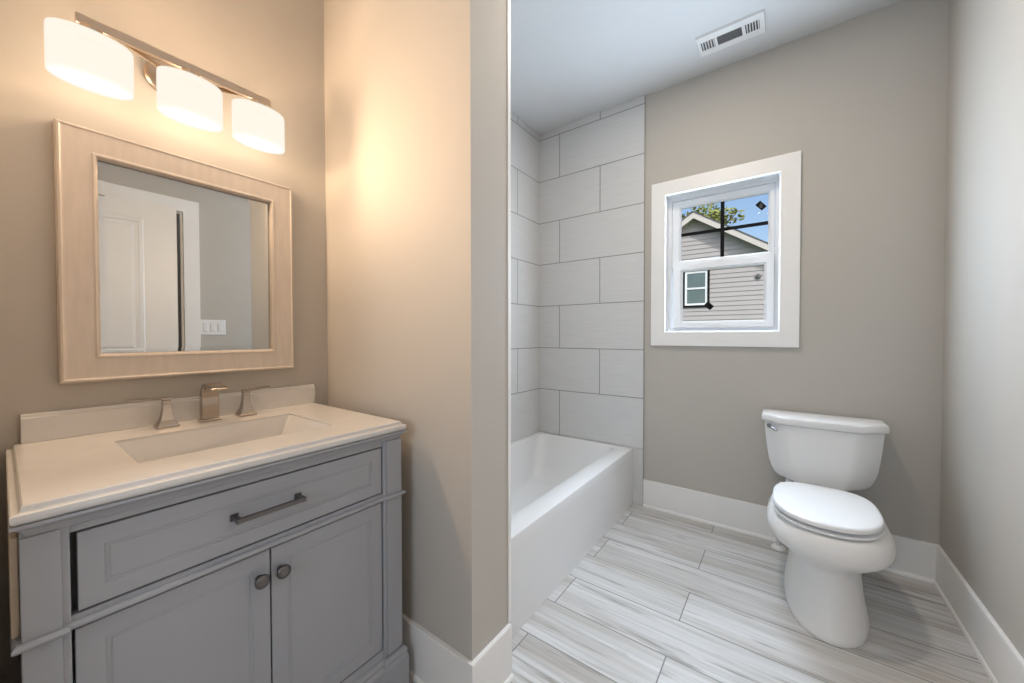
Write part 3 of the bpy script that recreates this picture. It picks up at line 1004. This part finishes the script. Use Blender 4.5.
# water supply stub behind the toilet
ws = thing('water_supply', 'white supply pipe and floor escutcheon left of the toilet base', 'pipe', (-0.016, 2.468, 0))
bm = BM()
lathe(bm, [(0.0, 0.0006), (0.033, 0.0006), (0.032, 0.008), (0.022, 0.016), (0.012, 0.018), (0.0, 0.018)], (-0.016, 2.468, 0), 'z', 28)
obj('escutcheon', bm, M_porc, ws, smooth=True, autosmooth=50)
bm = BM()
tube(bm, [(-0.016, 2.468, 0.018), (-0.016, 2.468, 0.10), (-0.008, 2.473, 0.20), (-0.006, 2.47, 0.30), (-0.006, 2.47, 0.36)], 0.011, 12)
obj('pipe', bm, M_porc, ws, smooth=True)

# ------------------------------------------------------------------ outside: neighbour house, tree, ground
GZ = -0.5
gl = struct(obj('ground', bx(-20, 20, YB + 0.2, 40, GZ - 0.2, GZ), M_lawn))
HX, HY, PK, SL = -2.86, 16.0, 5.62, 0.655
HW = 4.6
nh = thing('neighbor_house', 'grey lap sided gabled house seen through the window', 'house', (HX, HY, GZ))
bm = BM()
lap = 0.172
z = GZ
while z < PK:
    z1 = min(z + lap, PK)

    def half(zz):
        return min(HW - 0.35, max(0.0, (PK + 0.12 - zz) / SL))
    a, c = half(z), half(z1)
    vs = [bm.verts.new(p) for p in ((HX - a, HY - 0.022, z), (HX + a, HY - 0.022, z), (HX + c, HY - 0.002, z1), (HX - c, HY - 0.002, z1))]
    bm.faces.new(vs)
    vb = [bm.verts.new(p) for p in ((HX - a, HY, z), (HX + a, HY, z))]
    bm.faces.new((vs[0], vs[1], vb[1], vb[0]))
    z += lap
hwv = half(GZ)
box(bm, HX - hwv, HX + hwv, HY + 0.001, HY + 8, GZ, PK - SL * hwv)
obj('siding', bm, M_siding, nh)
for s in (-1, 1):
    ze = PK + 0.24 - SL * HW
    pts = [(HX, PK + 0.24), (HX + s * HW, ze), (HX + s * HW, ze - 0.24), (HX, PK)]
    bm = BM()
    prism(bm, pts, HY - 0.33, HY - 0.29, lambda p, q, a: (p, a, q))
    obj('rake_board', bm, M_housetrim, nh)
    bm = BM()
    prism(bm, [(HX, PK + 0.275), (HX + s * (HW + 0.05), ze + 0.035 - 0.05 * SL), (HX + s * (HW + 0.05), ze - 0.05 * SL - 0.02), (HX, PK + 0.22)], HY - 0.34, HY + 8.2, lambda p, q, a: (p, a, q))
    obj('roof', bm, M_shingle, nh)
    bm = BM()
    prism(bm, [(HX, PK + 0.05), (HX + s * HW, ze - 0.19), (HX + s * HW, ze - 0.20), (HX, PK + 0.04)], HY - 0.29, HY, lambda p, q, a: (p, a, q))
    obj('soffit', bm, M_housetrim, nh)
nx0, nx1, nz0, nz1 = -3.272, -2.328, 2.235, 3.70
nwf = obj('window', nested(BM(), nx0, nx1, nz0, nz1, [(0, HY - 0.003), (0, HY - 0.055), (0.075, HY - 0.055), (0.075, HY - 0.003)], fr_ny, False, False), M_black, nh)
nwf['label'] = 'window in a dark surround'
obj('window_frame', nested(BM(), nx0 + 0.076, nx1 - 0.076, nz0 + 0.076, nz1 - 0.076, [(0, HY - 0.003), (0, HY - 0.05), (0.075, HY - 0.045), (0.075, HY - 0.003)], fr_ny, False, False), M_vinyl, nwf)
obj('meeting_rail', bx(nx0 + 0.14, nx1 - 0.14, HY - 0.05, HY - 0.03, 2.93, 3.0), M_vinyl, nwf)
obj('pane', bx(nx0 + 0.145, nx1 - 0.145, HY - 0.028, HY - 0.022, nz0 + 0.145, nz1 - 0.145), M_nglass, nwf)
bm = BM()
lathe(bm, [(0.09, HY - 0.022), (0.09, HY - 0.06), (0.06, HY - 0.08), (0.0, HY - 0.082)], (-0.77, 0, 3.25), 'y', 20)
o = obj('utility_cover', bm, M_print, nh, smooth=True, autosmooth=40)
o['label'] = 'round grey cover on the siding'

tr = thing('tree', 'leafy green tree rising behind the neighboring gable roof', 'tree', (-4.6, 26, GZ))
bm = BM()
tube(bm, [(-4.6, 26, GZ), (-4.55, 26, 3), (-4.4, 26, 6.0), (-4.0, 26, 8.0)], [0.28, 0.22, 0.16, 0.07], 10)
tube(bm, [(-4.45, 26, 5.2), (-3.6, 25.9, 7.2), (-2.4, 25.8, 8.35)], [0.12, 0.08, 0.03], 8)
tube(bm, [(-4.5, 26, 4.8), (-5.3, 26, 7.0), (-5.6, 26, 8.0)], [0.12, 0.08, 0.03], 8)
obj('trunk', bm, M_bark, tr, smooth=True)
bm = BM()


def leafy(cx, cy, cz, rx, rz, n, size):
    for _ in range(n):
        while True:
            d = Vector((random.uniform(-1, 1), random.uniform(-1, 1), random.uniform(-1, 1)))
            if d.length < 1:
                break
        c = Vector((cx + d.x * rx, cy + d.y * rx, cz + d.z * rz))
        a = Vector((random.gauss(0, 1), random.gauss(0, 1), random.gauss(0, 0.7))).normalized()
        q = a.orthogonal().normalized()
        up_ = a.cross(q)
        l, wd = size * random.uniform(0.7, 1.3), size * random.uniform(0.35, 0.6)
        v = [bm.verts.new(p) for p in (c - a * l / 2, c + q * wd / 2 + up_ * 0.02, c + a * l / 2, c - q * wd / 2 + up_ * 0.02)]
        bm.faces.new((v[0], v[1], v[2]))
        bm.faces.new((v[0], v[2], v[3]))


leafy(-5.4, 26, 7.7, 1.2, 1.2, 420, 0.34)
leafy(-4.1, 26, 8.0, 1.3, 1.3, 620, 0.34)
leafy(-3.1, 26, 8.2, 0.7, 0.75, 140, 0.34)
leafy(-2.35, 25.8, 8.35, 0.45, 0.55, 34, 0.34)
leafy(-4.6, 26, 6.4, 1.8, 1.2, 420, 0.34)
obj('foliage', bm, M_leaf, tr)
